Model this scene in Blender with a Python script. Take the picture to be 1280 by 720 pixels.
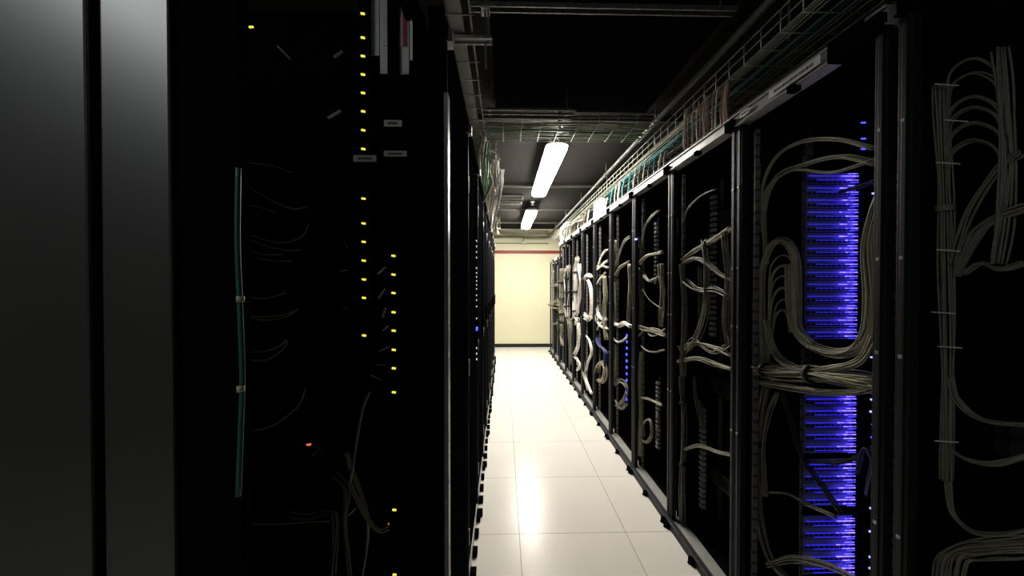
import bpy, math, random
from mathutils import Vector, Matrix, Euler
for o in list(bpy.data.objects): bpy.data.objects.remove(o)
S = bpy.context.scene
COL = S.collection
random.seed(7)

# ------------------------------------------------------------------ camera, world, exposure
F, H = 460.0, 1.40
cd = bpy.data.cameras.new('camera'); cam = bpy.data.objects.new('camera', cd); COL.objects.link(cam)
cd.sensor_width = 36.0; cd.lens = 36.0 * F / 1280.0; cd.clip_start = 0.02; cd.clip_end = 60
cam.location = (0, 0, H)
cam.rotation_euler = (math.radians(90) - math.atan(5 / F), 0, -math.atan(11 / F))
S.camera = cam
CM = Euler(cam.rotation_euler).to_matrix()
w = bpy.data.worlds.new('world'); S.world = w; w.use_nodes = True
w.node_tree.nodes['Background'].inputs[0].default_value = (0, 0, 0, 1)
w.node_tree.nodes['Background'].inputs[1].default_value = 0
vs = S.view_settings
vs.view_transform = 'Standard'; vs.look = 'None'; vs.gamma = 1.0; vs.exposure = 0.0; vs.use_curve_mapping = False
LAMP_MAIN = 95.0
LAMP_FAR = 150.0      # the aisle's two lit battens
LAMP_ADDED = 19.0       # unseen weak batten, added for the sheen on the near-left panels
BLUE = 26.0

def ray(px, py):
    return CM @ Vector(((px - 640) / F, (360 - py) / F, -1))
def atX(px, py, X):
    d = ray(px, py); return Vector((0, 0, H)) + d * (X / d.x)
def atY(px, py, Y):
    d = ray(px, py); return Vector((0, 0, H)) + d * (Y / d.y)

# ------------------------------------------------------------------ materials
M = {}
def mat(name, col, rough=0.5, metal=0.0, emit=None, strength=0, noise=0.0, scale=30, coat=0.0, spec=0.5):
    m = bpy.data.materials.new(name); m.use_nodes = True
    nt = m.node_tree; b = nt.nodes['Principled BSDF']
    b.inputs['Base Color'].default_value = (*col, 1)
    b.inputs['Roughness'].default_value = rough
    b.inputs['Metallic'].default_value = metal
    b.inputs['Coat Weight'].default_value = coat
    b.inputs['Specular IOR Level'].default_value = spec
    if emit:
        b.inputs['Emission Color'].default_value = (*emit, 1)
        b.inputs['Emission Strength'].default_value = strength
    if noise > 0:
        tc = nt.nodes.new('ShaderNodeTexCoord'); n = nt.nodes.new('ShaderNodeTexNoise')
        n.inputs['Scale'].default_value = scale; n.inputs['Detail'].default_value = 4
        r = nt.nodes.new('ShaderNodeValToRGB')
        r.color_ramp.elements[0].position = 0.3; r.color_ramp.elements[1].position = 0.7
        r.color_ramp.elements[0].color = (*[c * (1 - noise) for c in col], 1)
        r.color_ramp.elements[1].color = (*[min(1, c * (1 + noise)) for c in col], 1)
        nt.links.new(tc.outputs['Object'], n.inputs['Vector'])
        nt.links.new(n.outputs['Fac'], r.inputs['Fac'])
        nt.links.new(r.outputs['Color'], b.inputs['Base Color'])
    M[name] = m
    return m
mat('black_powder', (0.010, 0.010, 0.011), 0.45, noise=0.3, spec=0.35)
mat('matte_black', (0.0035, 0.0035, 0.004), 0.9, noise=0.2, spec=0.0)
mat('post_grey', (0.012, 0.013, 0.016), 0.5, spec=0.2, noise=0.15, scale=12)
mat('satin_panel', (0.11, 0.109, 0.104), 0.36, 0.9, noise=0.06, scale=6)
mat('header_grey', (0.32, 0.32, 0.31), 0.4, noise=0.1, scale=20)
mat('rail_zinc', (0.42, 0.42, 0.40), 0.4, 0.3, noise=0.25, scale=40)
mat('base_white', (0.28, 0.28, 0.26), 0.45, noise=0.12, scale=15)
mat('galvanised', (0.22, 0.225, 0.21), 0.42, 0.5, noise=0.3, scale=60)
mat('tray_wire', (0.46, 0.50, 0.40), 0.45, 0.4, noise=0.25, scale=50)
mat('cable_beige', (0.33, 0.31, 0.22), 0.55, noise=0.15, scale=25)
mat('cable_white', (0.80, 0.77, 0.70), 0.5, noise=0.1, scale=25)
mat('cable_grey_dim_beige', (0.17, 0.165, 0.12), 0.55, noise=0.2, scale=25)  # grey cables, and a shaded copy of the beige for the nearest rack
mat('cable_teal', (0.02, 0.30, 0.34), 0.5, noise=0.15)
mat('cable_dark_green', (0.008, 0.09, 0.055), 0.5, noise=0.15)
mat('cable_green', (0.10, 0.26, 0.13), 0.5, noise=0.15)
mat('cable_yellow', (0.75, 0.80, 0.05), 0.5, noise=0.1)
mat('cable_navy', (0.03, 0.035, 0.16), 0.5, noise=0.15)
mat('cable_red', (0.40, 0.16, 0.12), 0.5, noise=0.15)
mat('tape_black', (0.012, 0.012, 0.012), 0.6, noise=0.2)
mat('label_white', (0.70, 0.70, 0.66), 0.6, noise=0.08)
mat('ink', (0.03, 0.03, 0.03), 0.7, noise=0.1)
mat('unit_face', (0.02, 0.02, 0.022), 0.4, noise=0.2)
mat('led_blue_dim', (0.05, 0.05, 0.5), 0.4, emit=(0.03, 0.025, 1.0), strength=1.2)
mat('switch_face', (0.26, 0.26, 0.30), 0.45, noise=0.15, scale=80)
mat('lamp_body', (0.6, 0.6, 0.58), 0.4, noise=0.05)
mat('vent_grey', (0.22, 0.21, 0.19), 0.6, noise=0.1)
mat('foil', (0.42, 0.44, 0.44), 0.5, noise=0.2)
mat('bracket_pale', (0.5, 0.5, 0.46), 0.5, noise=0.08)
mat('wall_red', (0.24, 0.018, 0.010), 0.5, noise=0.1)
mat('lamp_glow', (0.9, 0.9, 0.9), 0.4, emit=(1.0, 0.93, 0.84), strength=LAMP_MAIN)
mat('lamp_glow_far', (0.9, 0.9, 0.9), 0.4, emit=(1.0, 0.93, 0.84), strength=LAMP_FAR)
mat('lamp_glow_added', (0.9, 0.9, 0.9), 0.4, emit=(0.92, 0.98, 1.0), strength=LAMP_ADDED)
mat('led_yellow', (0.5, 0.5, 0.05), 0.4, emit=(0.95, 0.88, 0.08), strength=1.0)
mat('led_white', (0.6, 0.6, 0.6), 0.4, emit=(0.9, 1.0, 0.95), strength=0.5)
mat('led_orange', (0.5, 0.2, 0.05), 0.4, emit=(1.0, 0.22, 0.05), strength=0.8)
mat('led_blue', (0.05, 0.05, 0.6), 0.4, emit=(0.05, 0.05, 1.0), strength=BLUE * 0.12)
mat('led_paleblue', (0.3, 0.3, 0.8), 0.4, emit=(0.25, 0.30, 1.0), strength=2.2)

def slotted_mat(name, col):
    m = mat(name, col, 0.45)
    nt = m.node_tree; b = nt.nodes['Principled BSDF']
    tc = nt.nodes.new('ShaderNodeTexCoord'); sx = nt.nodes.new('ShaderNodeSeparateXYZ'); nt.links.new(tc.outputs['Object'], sx.inputs[0])
    md = nt.nodes.new('ShaderNodeMath'); md.operation = 'PINGPONG'; md.inputs[1].default_value = 0.02222
    nt.links.new(sx.outputs['Z'], md.inputs[0])
    gt = nt.nodes.new('ShaderNodeMath'); gt.operation = 'GREATER_THAN'; gt.inputs[1].default_value = 0.0055
    nt.links.new(md.outputs[0], gt.inputs[0])
    mx = nt.nodes.new('ShaderNodeMix'); mx.data_type = 'RGBA'
    mx.inputs['A'].default_value = (0.04, 0.04, 0.04, 1); mx.inputs['B'].default_value = (*col, 1)
    nt.links.new(gt.outputs[0], mx.inputs['Factor']); nt.links.new(mx.outputs['Result'], b.inputs['Base Color'])
slotted_mat('rail_slotted', (0.16, 0.16, 0.15)); slotted_mat('rail_slotted_dull', (0.12, 0.12, 0.115))
def glow_bar_mat():
    # a row of port lamps behind a clear strip: bright ones with dark gaps along the strip
    m = mat('port_lights', (0.05, 0.05, 0.4), 0.4)
    nt = m.node_tree; b = nt.nodes['Principled BSDF']
    tc = nt.nodes.new('ShaderNodeTexCoord'); n = nt.nodes.new('ShaderNodeTexNoise')
    n.inputs['Scale'].default_value = 45; n.inputs['Detail'].default_value = 2
    geo = nt.nodes.new('ShaderNodeObjectInfo')
    ad = nt.nodes.new('ShaderNodeVectorMath'); ad.operation = 'ADD'
    sc = nt.nodes.new('ShaderNodeVectorMath'); sc.operation = 'SCALE'; sc.inputs['Scale'].default_value = 9.0
    nt.links.new(geo.outputs['Location'], sc.inputs[0])
    nt.links.new(tc.outputs['Object'], ad.inputs[0]); nt.links.new(sc.outputs[0], ad.inputs[1])
    nt.links.new(ad.outputs[0], n.inputs['Vector'])
    mr = nt.nodes.new('ShaderNodeMapRange')
    mr.inputs['From Min'].default_value = 0.35; mr.inputs['From Max'].default_value = 0.7
    mr.inputs['To Min'].default_value = BLUE * 0.06; mr.inputs['To Max'].default_value = BLUE * 0.55
    nt.links.new(n.outputs['Fac'], mr.inputs['Value'])
    nt.links.new(mr.outputs[0], b.inputs['Emission Strength'])
    b.inputs['Emission Color'].default_value = (0.07, 0.045, 1.0, 1)
glow_bar_mat()

def floor_mat():
    m = bpy.data.materials.new('floor_tiles'); m.use_nodes = True; M['floor_tiles'] = m
    nt = m.node_tree; L = nt.links; b = nt.nodes['Principled BSDF']
    tc = nt.nodes.new('ShaderNodeTexCoord'); sx = nt.nodes.new('ShaderNodeSeparateXYZ')
    L.new(tc.outputs['Object'], sx.inputs[0])
    def line(sock, off):
        a = nt.nodes.new('ShaderNodeMath'); a.operation = 'SUBTRACT'; a.inputs[1].default_value = off
        L.new(sock, a.inputs[0])
        p = nt.nodes.new('ShaderNodeMath'); p.operation = 'PINGPONG'; p.inputs[1].default_value = 0.3
        L.new(a.outputs[0], p.inputs[0])
        c = nt.nodes.new('ShaderNodeMapRange'); c.inputs['From Min'].default_value = 0.0010; c.inputs['From Max'].default_value = 0.0024
        L.new(p.outputs[0], c.inputs['Value'])
        return c.outputs[0]
    mn = nt.nodes.new('ShaderNodeMath'); mn.operation = 'MINIMUM'
    L.new(line(sx.outputs['X'], 0.09), mn.inputs[0]); L.new(line(sx.outputs['Y'], 2.045), mn.inputs[1])
    n = nt.nodes.new('ShaderNodeTexNoise'); n.inputs['Scale'].default_value = 3.5; n.inputs['Detail'].default_value = 5
    L.new(tc.outputs['Object'], n.inputs['Vector'])
    r = nt.nodes.new('ShaderNodeValToRGB')
    r.color_ramp.elements[0].color = (0.64, 0.625, 0.57, 1); r.color_ramp.elements[1].color = (0.72, 0.705, 0.65, 1)
    L.new(n.outputs['Fac'], r.inputs['Fac'])
    mx = nt.nodes.new('ShaderNodeMix'); mx.data_type = 'RGBA'
    mx.inputs['A'].default_value = (0.30, 0.28, 0.24, 1)
    L.new(mn.outputs[0], mx.inputs['Factor']); L.new(r.outputs['Color'], mx.inputs['B'])
    L.new(mx.outputs['Result'], b.inputs['Base Color'])
    n2 = nt.nodes.new('ShaderNodeTexNoise'); n2.inputs['Scale'].default_value = 8
    L.new(tc.outputs['Object'], n2.inputs['Vector'])
    mr = nt.nodes.new('ShaderNodeMapRange'); mr.inputs['To Min'].default_value = 0.20; mr.inputs['To Max'].default_value = 0.28; b.inputs['Specular IOR Level'].default_value = 0.15
    L.new(n2.outputs['Fac'], mr.inputs['Value']); L.new(mr.outputs[0], b.inputs['Roughness'])
    bp = nt.nodes.new('ShaderNodeBump'); bp.inputs['Strength'].default_value = 0.4; bp.inputs['Distance'].default_value = 0.002
    L.new(mn.outputs[0], bp.inputs['Height']); L.new(bp.outputs[0], b.inputs['Normal'])
floor_mat()
mat('wall_cream', (0.72, 0.70, 0.49), 0.6, noise=0.03, scale=2)
mat('wall_side', (0.30, 0.30, 0.28), 0.7, noise=0.05, scale=2)
mat('ceiling_dark', (0.013, 0.011, 0.010), 0.8, spec=0.15, noise=0.12, scale=3)
mat('rib_grey', (0.07, 0.068, 0.063), 0.5, noise=0.1)

# ------------------------------------------------------------------ mesh helpers
def smooth_path(pts, n=7):
    P = [Vector(p) for p in pts]
    if len(P) < 3:
        return P
    Q = [P[0] * 2 - P[1]] + P + [P[-1] * 2 - P[-2]]
    out = []
    for i in range(1, len(Q) - 2):
        a, b, c, d = Q[i - 1], Q[i], Q[i + 1], Q[i + 2]
        for k in range(n):
            t = k / n
            out.append(0.5 * ((2 * b) + (c - a) * t + (2 * a - 5 * b + 4 * c - d) * t * t + (3 * b - a - 3 * c + d) * t ** 3))
    out.append(P[-1])
    return out
def frames(path):
    out = []; up = Vector((0.13, 0.31, 0.94)).normalized()
    for i in range(len(path)):
        t = (path[min(i + 1, len(path) - 1)] - path[max(i - 1, 0)])
        t = t.normalized() if t.length > 1e-9 else Vector((0, 0, 1))
        u = up - t * up.dot(t)
        if u.length < 1e-3: u = Vector((1, 0, 0)) - t * t.x
        u.normalize(); up = u
        out.append((t, u, t.cross(u)))
    return out
class MB:
    def __init__(s): s.v = []; s.f = []; s.sm = []
    def box(s, a, b):
        x0, x1 = sorted((a[0], b[0])); y0, y1 = sorted((a[1], b[1])); z0, z1 = sorted((a[2], b[2]))
        n = len(s.v)
        s.v += [(x0, y0, z0), (x1, y0, z0), (x1, y1, z0), (x0, y1, z0), (x0, y0, z1), (x1, y0, z1), (x1, y1, z1), (x0, y1, z1)]
        for q in ((0, 3, 2, 1), (4, 5, 6, 7), (0, 1, 5, 4), (1, 2, 6, 5), (2, 3, 7, 6), (3, 0, 4, 7)):
            s.f.append(tuple(n + i for i in q)); s.sm.append(False)
        return s
    def bar(s, p, q, wu, wv):
        p, q = Vector(p), Vector(q); (t, u, v) = frames([p, q])[0]; n = len(s.v)
        for c in (p, q):
            for a, b in ((-1, -1), (1, -1), (1, 1), (-1, 1)):
                s.v.append(tuple(c + u * a * wu / 2 + v * b * wv / 2))
        for q_ in ((0, 3, 2, 1), (4, 5, 6, 7), (0, 1, 5, 4), (1, 2, 6, 5), (2, 3, 7, 6), (3, 0, 4, 7)):
            s.f.append(tuple(n + i for i in q_)); s.sm.append(False)
        return s
    def tube(s, path, r, k=6, rs=None):
        fr = frames(path); n = len(s.v)
        for i, (p, (t, u, v)) in enumerate(zip(path, fr)):
            rr = rs[i] if rs else r
            for j in range(k):
                a = 2 * math.pi * j / k
                s.v.append(tuple(Vector(p) + u * math.cos(a) * rr + v * math.sin(a) * rr))
        for i in range(len(path) - 1):
            for j in range(k):
                j2 = (j + 1) % k
                s.f.append((n + i * k + j, n + i * k + j2, n + (i + 1) * k + j2, n + (i + 1) * k + j)); s.sm.append(True)
        s.f.append(tuple(n + j for j in reversed(range(k)))); s.sm.append(False)
        e = n + (len(path) - 1) * k
        s.f.append(tuple(e + j for j in range(k))); s.sm.append(False)
        return s
    def build(s, name, m, parent=None, origin=None, bevel=0):
        """origin given: vertices are in world space; else they are local to the parent"""
        me = bpy.data.meshes.new(name)
        vv = s.v
        if origin is not None: vv = [(x - origin[0], y - origin[1], z - origin[2]) for x, y, z in s.v]
        me.from_pydata(vv, [], s.f); me.update()
        me.polygons.foreach_set('use_smooth', s.sm)
        me.materials.append(M[m])
        o = bpy.data.objects.new(name, me); COL.objects.link(o)
        if parent: o.parent = parent
        elif origin is not None: o.location = origin
        if bevel:
            b = o.modifiers.new('bevel', 'BEVEL'); b.width = bevel; b.segments = 2; b.limit_method = 'ANGLE'
        return o
def tag(o, label=None, cat=None, group=None, kind=None):
    for k, v in (('label', label), ('category', cat), ('group', group), ('kind', kind)):
        if v: o[k] = v
    return o
def empty(name, loc):
    o = bpy.data.objects.new(name, None); COL.objects.link(o); o.location = loc; o.empty_display_size = 0.05
    return o
def box(name, m, a, b, parent=None, bevel=0):
    return MB().box(a, b).build(name, m, parent, bevel=bevel)
def cube_struct(name, m, a, b):
    c = ((a[0] + b[0]) / 2, (a[1] + b[1]) / 2, min(a[2], b[2]))
    o = MB().box(a, b).build(name, m, origin=c); o['kind'] = 'structure'; return o
def copy_tree(o, parent=None):
    c = o.copy(); COL.objects.link(c)
    if parent: c.parent = parent
    for ch in list(KIDS.get(o, [])): copy_tree(ch, c)
    return c
KIDS = {}
def index_kids(root):
    kids = [x for x in COL.objects if x.parent == root]
    KIDS[root] = kids
    for k in kids: index_kids(k)

# ------------------------------------------------------------------ the room
ZC, YW = 2.62, 8.15
fl = MB().box((-3.2, -3.0, -0.1), (3.4, YW + 0.2, 0)).build('floor', 'floor_tiles'); fl['kind'] = 'structure'
cube_struct('ceiling', 'ceiling_dark', (-3.2, -3.0, ZC), (3.4, YW + 0.2, ZC + 0.12))
cube_struct('wall_back', 'wall_cream', (-3.2, YW, 0), (3.4, YW + 0.2, ZC))
cube_struct('wall_left', 'wall_side', (-3.35, -3.0, 0), (-3.2, YW + 0.2, ZC))
cube_struct('wall_right', 'wall_side', (3.4, -3.0, 0), (3.55, YW + 0.2, ZC))
cube_struct('wall_front', 'wall_side', (-3.2, -3.15, 0), (3.4, -3.0, ZC))
cube_struct('baseboard_back', 'black_powder', (-3.2, YW - 0.015, 0), (3.4, YW, 0.075))
cube_struct('trim_1', 'wall_red', (-3.2, YW - 0.012, 2.075), (3.4, YW, 2.14))
for i, y in enumerate((2.70, 4.55, 5.95, 7.27)):
    cube_struct('trim_%d' % (i + 2), 'rib_grey', (-3.2, y, ZC - 0.022), (3.4, y + 0.03, ZC))

# ------------------------------------------------------------------ lamps
def rounded_outline(w, l, r, n=6):
    pts = []
    for cx, cy, a0 in ((w / 2 - r, l / 2 - r, 0), (-w / 2 + r, l / 2 - r, 90), (-w / 2 + r, -l / 2 + r, 180), (w / 2 - r, -l / 2 + r, 270)):
        for k in range(n + 1):
            a = math.radians(a0 + 90 * k / n); pts.append((cx + r * math.cos(a), cy + r * math.sin(a)))
    return pts
def layered(mb, layers):
    n0 = len(mb.v); k = len(layers[0][0])
    for pts, z in layers:
        for x, y in pts: mb.v.append((x, y, z))
    for i in range(len(layers) - 1):
        for j in range(k):
            j2 = (j + 1) % k
            mb.f.append((n0 + i * k + j, n0 + i * k + j2, n0 + (i + 1) * k + j2, n0 + (i + 1) * k + j)); mb.sm.append(True)
    mb.f.append(tuple(n0 + j for j in reversed(range(k)))); mb.sm.append(False)
    e = n0 + (len(layers) - 1) * k
    mb.f.append(tuple(e + j for j in range(k))); mb.sm.append(False)
def batten(x, yc, z, L, glow, label):
    t = empty('ceiling_light', (x, yc, z)); tag(t, label, 'light', 'batten lights')
    W = 0.165
    d = MB(); layered(d, [(rounded_outline(W - 0.03, L - 0.03, 0.05), 0), (rounded_outline(W - 0.006, L - 0.008, 0.055), 0.012), (rounded_outline(W, L, 0.055), 0.04)])
    d.build('diffuser', glow, t)
    b = MB(); layered(b, [(rounded_outline(W + 0.008, L + 0.008, 0.055), 0.0401), (rounded_outline(W + 0.008, L + 0.008, 0.055), 0.055), (rounded_outline(W - 0.05, L - 0.05, 0.03), 0.085)])
    b.build('housing', 'lamp_body', t)
    for s in (-1, 1):
        MB().tube([Vector((0, s * (L / 2 - 0.25), 0.083)), Vector((0, s * (L / 2 - 0.25), ZC - z))], 0.004, 6).build('hanger_rod', 'galvanised', t)
    return t
batten(0.425, 3.66, 2.45, 1.60, 'lamp_glow', 'long lit white batten light hanging over the aisle, the nearer and larger one')
batten(0.425, 6.25, 2.45, 1.60, 'lamp_glow_far', 'lit white batten light near the end wall, the farther and smaller one')
batten(-1.30, -0.75, 2.45, 1.30, 'lamp_glow_added', 'unseen dim batten light added to put a sheen on the near left panels')  # out of view; added to light the near-left panels

# ceiling vent with two slots
p = atX(636, 258, 0.10)
vt = empty('ceiling_vent', (0.10, 5.35, ZC)); tag(vt, 'pale grey two-slot air vent in the dark ceiling left of the far batten light', 'vent')
for dy in (-0.20, 0.13):
    f = MB()
    f.box((-0.18, dy - 0.10, -0.02), (0.18, dy - 0.085, 0)); f.box((-0.18, dy + 0.085, -0.02), (0.18, dy + 0.10, 0))
    f.box((-0.18, dy - 0.085, -0.02), (-0.165, dy + 0.085, 0)); f.box((0.165, dy - 0.085, -0.02), (0.18, dy + 0.085, 0))
    fo = f.build('vent_frame', 'vent_grey', vt)
    s_ = MB()
    for k in range(6):
        yy = dy - 0.07 + k * 0.028
        s_.bar((-0.165, yy, -0.010), (0.165, yy, -0.010), 0.012, 0.002)
    s_.build('vent_slats', 'vent_grey', fo)

dct = empty('air_duct', (0.6, 0.9, 2.575)); tag(dct, 'broad flat black duct panel covering the ceiling nearest the camera', 'duct')
box('duct_shell', 'matte_black', (-0.65, -0.8, 0), (0.38, 1.62, 0.045), dct, 0.004)
# small sprinkler heads below the ribs
for (x, y, lab) in ((0.40, 2.62, 'small pale sprinkler head in front of the near batten light'), (0.40, 5.02, 'small pale sprinkler head in front of the far batten light')):
    t = empty('sprinkler', (x, y, ZC)); tag(t, lab, 'sprinkler', 'sprinkler heads')
    MB().tube([Vector((0, 0, 0)), Vector((0, 0, -0.10))], 0.010, 8).build('pipe_drop', 'galvanised', t)
    q = MB(); q.tube([Vector((0, 0, -0.10)), Vector((0, 0, -0.104))], 0.03, 12); q.tube([Vector((0, 0, -0.10)), Vector((0, 0, -0.14))], 0.012, 8); q.tube([Vector((0, 0, -0.14)), Vector((0, 0, -0.144))], 0.022, 12)
    q.build('spray_head', 'lamp_body', t)

# conduit on the end wall above the red stripe
t = empty('wall_conduit', (0.45, YW, 2.3)); tag(t, 'thin grey conduit with small box above the red stripe on the end wall', 'conduit')
MB().tube([Vector((-0.62, -0.015, 0.0)), Vector((0.55, -0.015, 0.0))], 0.009, 8).build('conduit', 'galvanised', t)
box('junction_box', 'lamp_body', (-0.03, -0.045, -0.03), (0.03, 0, 0.03), t, 0.004)
MB().tube([Vector((0, -0.015, 0.03)), Vector((0, -0.015, ZC - 2.3))], 0.009, 8).build('conduit_drop', 'galvanised', t)

# ------------------------------------------------------------------ right row of open racks
XR = 0.966; Y0R = 0.305; TOP = 2.10; PITCH = 0.6
def make_rack(top=TOP, rails=True):
    r = empty('server_rack', (0, 0, 0)); d0, d1 = 0, 0.95     # local: x = depth from the aisle face, y = width
    for y0, y1 in ((0.002, 0.034), (0.566, 0.598)):
        p = MB(); p.box((0, y0, 0.05), (0.024, y1, top - 0.055)); p.box((-0.003, y0 + 0.010, 0.06), (0, y1 - 0.010, top - 0.06))
        p.build('front_post', 'post_grey', r, bevel=0.002)
        for z in (0.78, 1.22, 1.46, 1.79): box('fastener', 'rail_zinc', (-0.006, (y0 + y1) / 2 - 0.004, z), (-0.003, (y0 + y1) / 2 + 0.004, z + 0.008), r)
        box('rear_post', 'black_powder', (0.90, y0, 0.05), (0.94, y1 - 0.001, top - 0.055), r)
    for x, m_ in ((0.045, 'rail_slotted'), (0.262, 'rail_slotted_dull')):
        m = MB(); m.box((x, 0.553, 0.06), (x + 0.018, 0.556, top - 0.08)); m.box((x + 0.018, 0.553, 0.06), (x + 0.020, 0.59, top - 0.08))
        if rails: m.build('mounting_rail', m_, r)
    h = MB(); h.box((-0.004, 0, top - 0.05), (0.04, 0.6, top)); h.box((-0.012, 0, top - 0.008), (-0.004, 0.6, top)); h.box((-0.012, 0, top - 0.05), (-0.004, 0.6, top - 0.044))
    h.build('header_rail', 'header_grey' if rails else 'matte_black', r, bevel=0.0015)  # black variant paints the shade on the nearest rack's header
    box('header_clip', 'matte_black', (-0.024, 0.001, top - 0.06), (0.01, 0.05, top - 0.018), r, 0.002)
    box('header_clip', 'matte_black', (-0.020, 0.28, top - 0.066), (0.008, 0.31, top - 0.045), r, 0.002)
    box('top_panel', 'matte_black', (0.042, 0.002, top - 0.02), (0.95, 0.598, top - 0.005), r)
    box('rear_panel', 'matte_black', (0.951, 0.002, 0.05), (0.965, 0.598, top - 0.03), r)
    pl = MB(); pl.box((-0.018, 0, 0.0), (0.006, 0.6, 0.045)); pl.box((-0.022, 0, 0.036), (-0.018, 0.6, 0.045))
    pl.build('plinth_rail', 'post_grey', r, bevel=0.002)
    box('base_plate', 'base_white', (0.006, 0.002, 0.0), (0.065, 0.598, 0.05), r)
    box('floor_pan', 'matte_black', (0.0655, 0.002, 0.0), (0.95, 0.598, 0.05), r)
    for y in (0.022, 0.30, 0.578):
        ft = MB(); ft.box((-0.034, y - 0.018, 0.0), (-0.018, y + 0.018, 0.028)); ft.box((-0.042, y - 0.007, 0.0), (-0.034, y + 0.009, 0.008))
        ft.build('floor_clip', 'matte_black', r, bevel=0.002)
    box('side_divider', 'matte_black', (0.042, 0.5982, 0.05), (0.94, 0.5996, top - 0.06), r)
    return r
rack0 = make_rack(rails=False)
rack = make_rack(); index_kids(rack)
rack_labels = ['open black server rack nearest on the right, with dim looped beige cables',
 'open black server rack with the tall stack of switches lit blue',
 'open dark rack just beyond the blue-lit rack, with crossing grey cable bundles',
 'open dark rack second beyond the blue-lit rack, pale slotted rail and cable loops',
 'open dark rack third beyond the blue-lit rack, with a column of blue lights low down',
 'open rack fourth beyond the blue-lit rack, with fanned white cables',
 'open rack fifth beyond the blue-lit rack, with a closed loop of white cable',
 'open rack sixth beyond the blue-lit rack, white looms bound with black straps',
 'open rack seventh beyond the blue-lit rack, thick strapped white loom',
 'open rack eighth beyond the blue-lit rack, last one of full height on the right']
racks = []
for i in range(10):
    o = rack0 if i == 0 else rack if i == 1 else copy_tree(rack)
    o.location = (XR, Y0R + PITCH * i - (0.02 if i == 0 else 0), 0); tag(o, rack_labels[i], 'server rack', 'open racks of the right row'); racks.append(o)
box('header_shade_plate', 'matte_black', (-0.016, 0.051, TOP - 0.053), (-0.0125, 0.160, TOP + 0.003), racks[1], 0.001)  # black cover standing in for shade on the unlit near part of the header
box('header_shade_plate', 'matte_black', (-0.0125, 0.051, TOP - 0.055), (0.042, 0.160, TOP - 0.0505), racks[1])  # underside of the same painted shade
sr = make_rack(1.88); index_kids(sr)
for i, lab in enumerate(('shorter black rack at the far end of the right row, the nearer of two', 'shorter black rack closest to the cream end wall on the right')):
    o = sr if i == 0 else copy_tree(sr)
    o.location = (XR + 0.0, 6.36 + 0.6 * i, 0); tag(o, lab, 'server rack', 'short racks at the end of the right row')

# name strips on the header of the blue-lit rack
def strip(name, a, b, marks, parent_label, cat, X=XR - 0.013):
    """flat label on the aisle face between world y a..b"""
    (y0, z0), (y1, z1) = a, b
    t = empty(name, (X, (y0 + y1) / 2, z0)); tag(t, parent_label, cat, 'rack labels')
    MB().box((-0.001, -(y1 - y0) / 2, 0), (0.0, (y1 - y0) / 2, z1 - z0)).build('sticker', 'label_white', t)
    m = MB(); L = (y1 - y0); hh = z1 - z0; y = -L / 2 + 0.12 * L
    while y < L / 2 - 0.12 * L:
        w_ = random.uniform(0.3, 0.7) * hh * 0.5
        m.box((-0.0016, y, hh * 0.3), (-0.001, y + w_, hh * 0.68)); y += w_ + hh * 0.12
    m.build('lettering', 'ink', t)
strip('rack_label', (1.09, TOP - 0.037), (1.305, TOP - 0.010), 1, 'long white name strip on the header above the blue-lit rack', 'label')
strip('rack_label', (1.41, TOP - 0.034), (1.465, TOP - 0.014), 1, 'short white name strip on the header, just beyond the long name strip', 'label')

# ------------------------------------------------------------------ network switches lit blue
def make_switch():
    t = empty('network_switch', (0, 0, 0)); W = 0.385     # local y from 0 (near), x = 0 is the face
    box('chassis', 'matte_black', (0.002, 0, 0.001), (0.13, W, 0.0425), t)
    c = MB(); c.box((0, 0.001, 0.001), (0.002, W - 0.001, 0.0425)); c.box((-0.004, 0.001, 0.001), (0, W - 0.001, 0.004)); c.box((-0.004, 0.001, 0.0395), (0, W - 0.001, 0.0425))
    c.build('faceplate', 'switch_face', t)
    pp = MB()
    for k in range(18):
        y = 0.02 + k * 0.0195
        pp.box((-0.0012, y, 0.006), (0.0, y + 0.014, 0.018))
    pp.build('ports', 'ink', t)
    for (y0, y1, z, h, m) in ((0.180, 0.255, 0.027, 0.0030, 'port_lights'), (0.183, 0.232, 0.0125, 0.0026, 'port_lights'), (0.186, 0.222, 0.0365, 0.0018, 'port_lights'),
                              (0.255, 0.372, 0.0275, 0.0018, 'led_blue_dim'), (0.232, 0.34, 0.0130, 0.0014, 'led_blue_dim'), (0.18, 0.215, 0.0050, 0.0014, 'led_blue')):
        box('port_light_strip', m, (-0.014, y0, z), (-0.0125, y1, z + h), t)
    return t
sw = make_switch(); index_kids(sw)
ORD = ['first', 'second', 'third', 'fourth', 'fifth', 'sixth', 'seventh', 'eighth', 'ninth', 'tenth', 'eleventh', 'twelfth', 'thirteenth', 'fourteenth', 'fifteenth', 'sixteenth', 'seventeenth', 'eighteenth']
XSW = 1.15; first = True
ZT = 1.4 + (355 - 217) * 1.385 / F
blocks = (('upper', ZT, 14), ('middle', ZT - 18.6 * 0.0445, 5), ('lower', ZT - 24.1 * 0.0445, 4), ('bottom', ZT - 28.9 * 0.0445, 5))
for bn, ztop, nn in blocks:
    for k in range(nn):
        t = sw if first else copy_tree(sw); first = False
        t.location = (1.50, 1.35, ztop - 0.0445 * (k + 1)); t.rotation_euler = (0, 0, math.pi / 2)
        tag(t, 'blue-lit network switch, %s from the top of the %s stack' % (ORD[k], bn), 'network switch', 'blue-lit switches in the second right rack')
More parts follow.
